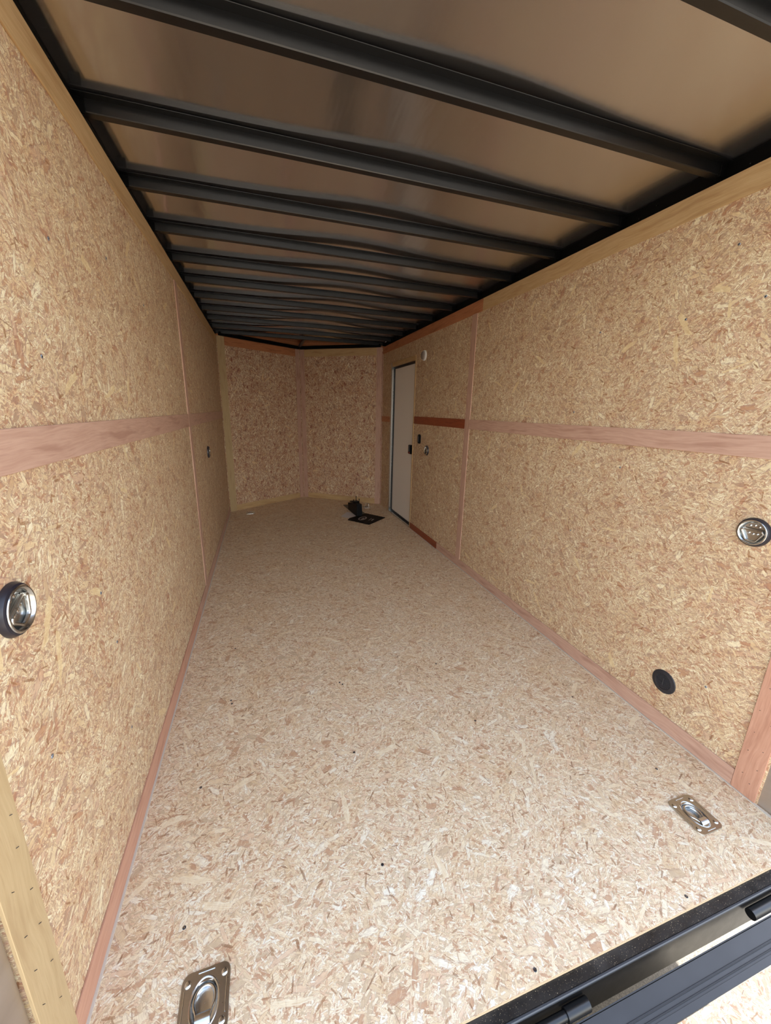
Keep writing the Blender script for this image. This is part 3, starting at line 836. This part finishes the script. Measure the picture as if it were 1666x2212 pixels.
tp = [(1.510, 4.99), (1.540, 4.60), (1.606, 4.60), (1.645, 4.99)]
zt = (.094, .160, .160, .102)
prism('body', sh(fp, 0.0002, o0), [(x-o0[0], y-o0[1], z) for (x, y), z in zip(tp, zt)], M['black_plastic'], bx, .003)
prism('flap', [(x-o0[0], y-o0[1], z) for x, y, z in ((1.535, 5.0, .103), (1.560, 4.80, .136), (1.625, 4.80, .137), (1.64, 5.0, .105))],
      [(x-o0[0], y-o0[1], z+.012) for x, y, z in ((1.535, 5.0, .103), (1.560, 4.80, .136), (1.625, 4.80, .137), (1.64, 5.0, .105))], M['tool_dark'], bx, .002)
for (x, y, z, r) in ((1.534, 4.75, .190, .005), (1.567, 4.75, .233, .0042), (1.608, 4.75, .196, .0045)):
    bm = bmesh.new(); tube(bm, [(0, 0, .10), (0, 0, z-.012)], r, 8)
    lathe(bm, [(r*.5, z-.013), (r*1.7, z-.011), (r*1.7, z-.004), (r, z-.002), (0, z-.002)], 10)
    finish('rod', bm, M['tool_dark'], bx, loc=(x-o0[0], y-o0[1], 0))
fo = empty('document_folder', (1.63, 4.46, 0), label='flat black folder with a silver oval print on the floor before the door', cat='folder')
o1 = (1.63, 4.46)
q = [(1.395, 4.463), (1.60, 4.21), (1.878, 4.458), (1.690, 4.71), (1.61, 4.655), (1.43, 4.53)]
cv = prism('cover', sh(q, .0030, o1), sh(q, .0090, o1), M['folder'], fo, .0015)
# silver oval and lettering blocks on the cover
ex = Vector((.20, .245)).normalized()   # lettering runs along the folder's long diagonal-ish side
def pr(cx, cy, a_, b2, ang, inner=0.0, name='print'):
    bm = bmesh.new(); A = []; B = []
    for i in range(36):
        t_ = 2*math.pi*i/36; x, y = a_*math.cos(t_), b2*math.sin(t_)
        c_, s_ = math.cos(ang), math.sin(ang)
        A.append(bm.verts.new((cx+x*c_-y*s_-o1[0], cy+x*s_+y*c_-o1[1], .0094)))
        if inner: x *= inner; y *= inner*.8; B.append(bm.verts.new((cx+x*c_-y*s_-o1[0], cy+x*s_+y*c_-o1[1], .0094)))
    if inner:
        for i in range(36): bm.faces.new((A[i], A[(i+1) % 36], B[(i+1) % 36], B[i]))
    else: bm.faces.new(A)
    finish(name, bm, M['silver_print'], fo)
pr(1.585, 4.475, .088, .048, math.radians(55), .78)
pr(1.575, 4.445, .060, .016, math.radians(55))
for cx, cy, a_, b2 in ((1.665, 4.41, .050, .004), (1.690, 4.385, .035, .009)):
    bm = bmesh.new(); add_box(bm, -a_, a_, -b2, b2, .0092, .0095, Matrix.Translation((cx-o1[0], cy-o1[1], 0)) @ Matrix.Rotation(math.radians(52), 4, 'Z'))
    finish('print', bm, M['silver_print'], fo)

# ---------------------------------------------------------------- rear sill, hinge and ramp
sl = empty('rear_sill', (W/2, .43, -.02), label='glossy black steel rear sill between the floor and the ramp', cat='sill')
def sch(o, par=None):
    par = par or sl; o.parent = par; o.matrix_parent_inverse = Matrix.Translation(-par.location); return o
sch(box('top_plate', -.05, W+.05, .4265, .4505, -.016, -.0090, M['sill']))
sch(box('lip', -.05, W+.05, .4195, .4262, -.0165, -.0080, M['skylit_edge'], bev=.0018))
sch(box('face_plate', -.05, W+.05, .4225, .4262, -.130, -.0167, M['black_steel']))
sch(box('under_plate', -.05, W+.05, .4505, .60, -.13, -.020, M['black_satin']))
hg = empty('ramp_hinge', (1.3, .405, -.05), label='black round hinge barrels between sill and ramp', cat='hinge')
def barrel(x0, x1, r, yy=.4075, zz=-.048, nm='barrel'):
    bm = bmesh.new(); tube(bm, [(x0, yy, zz), (x1, yy, zz)], r, 20)
    sch(finish(nm, bm, M['black_steel'], smooth=True), hg)
barrel(.30, 1.045, .010, nm='hinge_pin'); barrel(1.0455, 1.110, .0138)
barrel(1.69, 1.99, .0138)
rp = empty('ramp_door', (W/2, .33, -.06), label='lowered strand board ramp door with black edge frame', cat='ramp')
RS = math.radians(12)
Rr = Matrix.Translation((0, .385, -.055)) @ Matrix.Rotation(RS, 4, 'X')
def rbox(name, x0, x1, y0, y1, z0, z1, m_, bev=0, uv=None):
    bm = bmesh.new(); add_box(bm, x0, x1, y0, y1, z0, z1)
    if bev: bmesh.ops.bevel(bm, geom=bm.edges[:], offset=bev, segments=3, affect='EDGES')
    bm.normal_update(); uv_metric(bm, uv)
    bmesh.ops.transform(bm, matrix=Rr, verts=bm.verts[:])
    return sch(finish(name, bm, m_), rp)
rbox('frame_rail', .02, W-.02, -.058, .0075, -.040, -.003, M['black_steel'], .004)
rbox('seal', .03, W-.03, -.0315, -.0265, -.003, .0015, M['seal'], .001)
rbox('seal', .03, W-.03, -.0420, -.0385, -.003, .0010, M['seal'], .001)
rbox('flange', .02, W-.02, -.060, -.046, -.0028, .0005, M['black_steel'], .0008)
rbox('side_rail', .0, .045, -1.98, -.061, -.040, .004, M['black_steel'], .003)
rbox('side_rail', W-.045, W, -1.98, -.061, -.040, .004, M['black_steel'], .003)
rbox('panel', .046, W-.046, -1.97, -.061, -.020, -.001, M['osb_floor'], 0, 0)
for x, y in ((1.49, -.105), (1.10, -.105), (1.80, -.105)):
    o = bpy.data.objects.new('screw', sm_); COL.objects.link(o); o.parent = rp
    o.matrix_parent_inverse = Matrix.Translation(-rp.location); o.matrix_local = Matrix.Translation(-rp.location) @ Rr @ Matrix.Translation((x, y, -.0008))
    o.matrix_parent_inverse = Matrix()

# ground outside
bm = bmesh.new()
GN = 30
for v in ((-40, -60, -.56), (40, -60, -.56), (40, 40, -.56), (-40, 40, -.56)): bm.verts.new(v)
bm.verts.ensure_lookup_table(); bm.faces.new(bm.verts[:])
struct(finish('ground', bm, M['gravel']), 'pale gravel yard glimpsed through the hinge gap', 'ground')
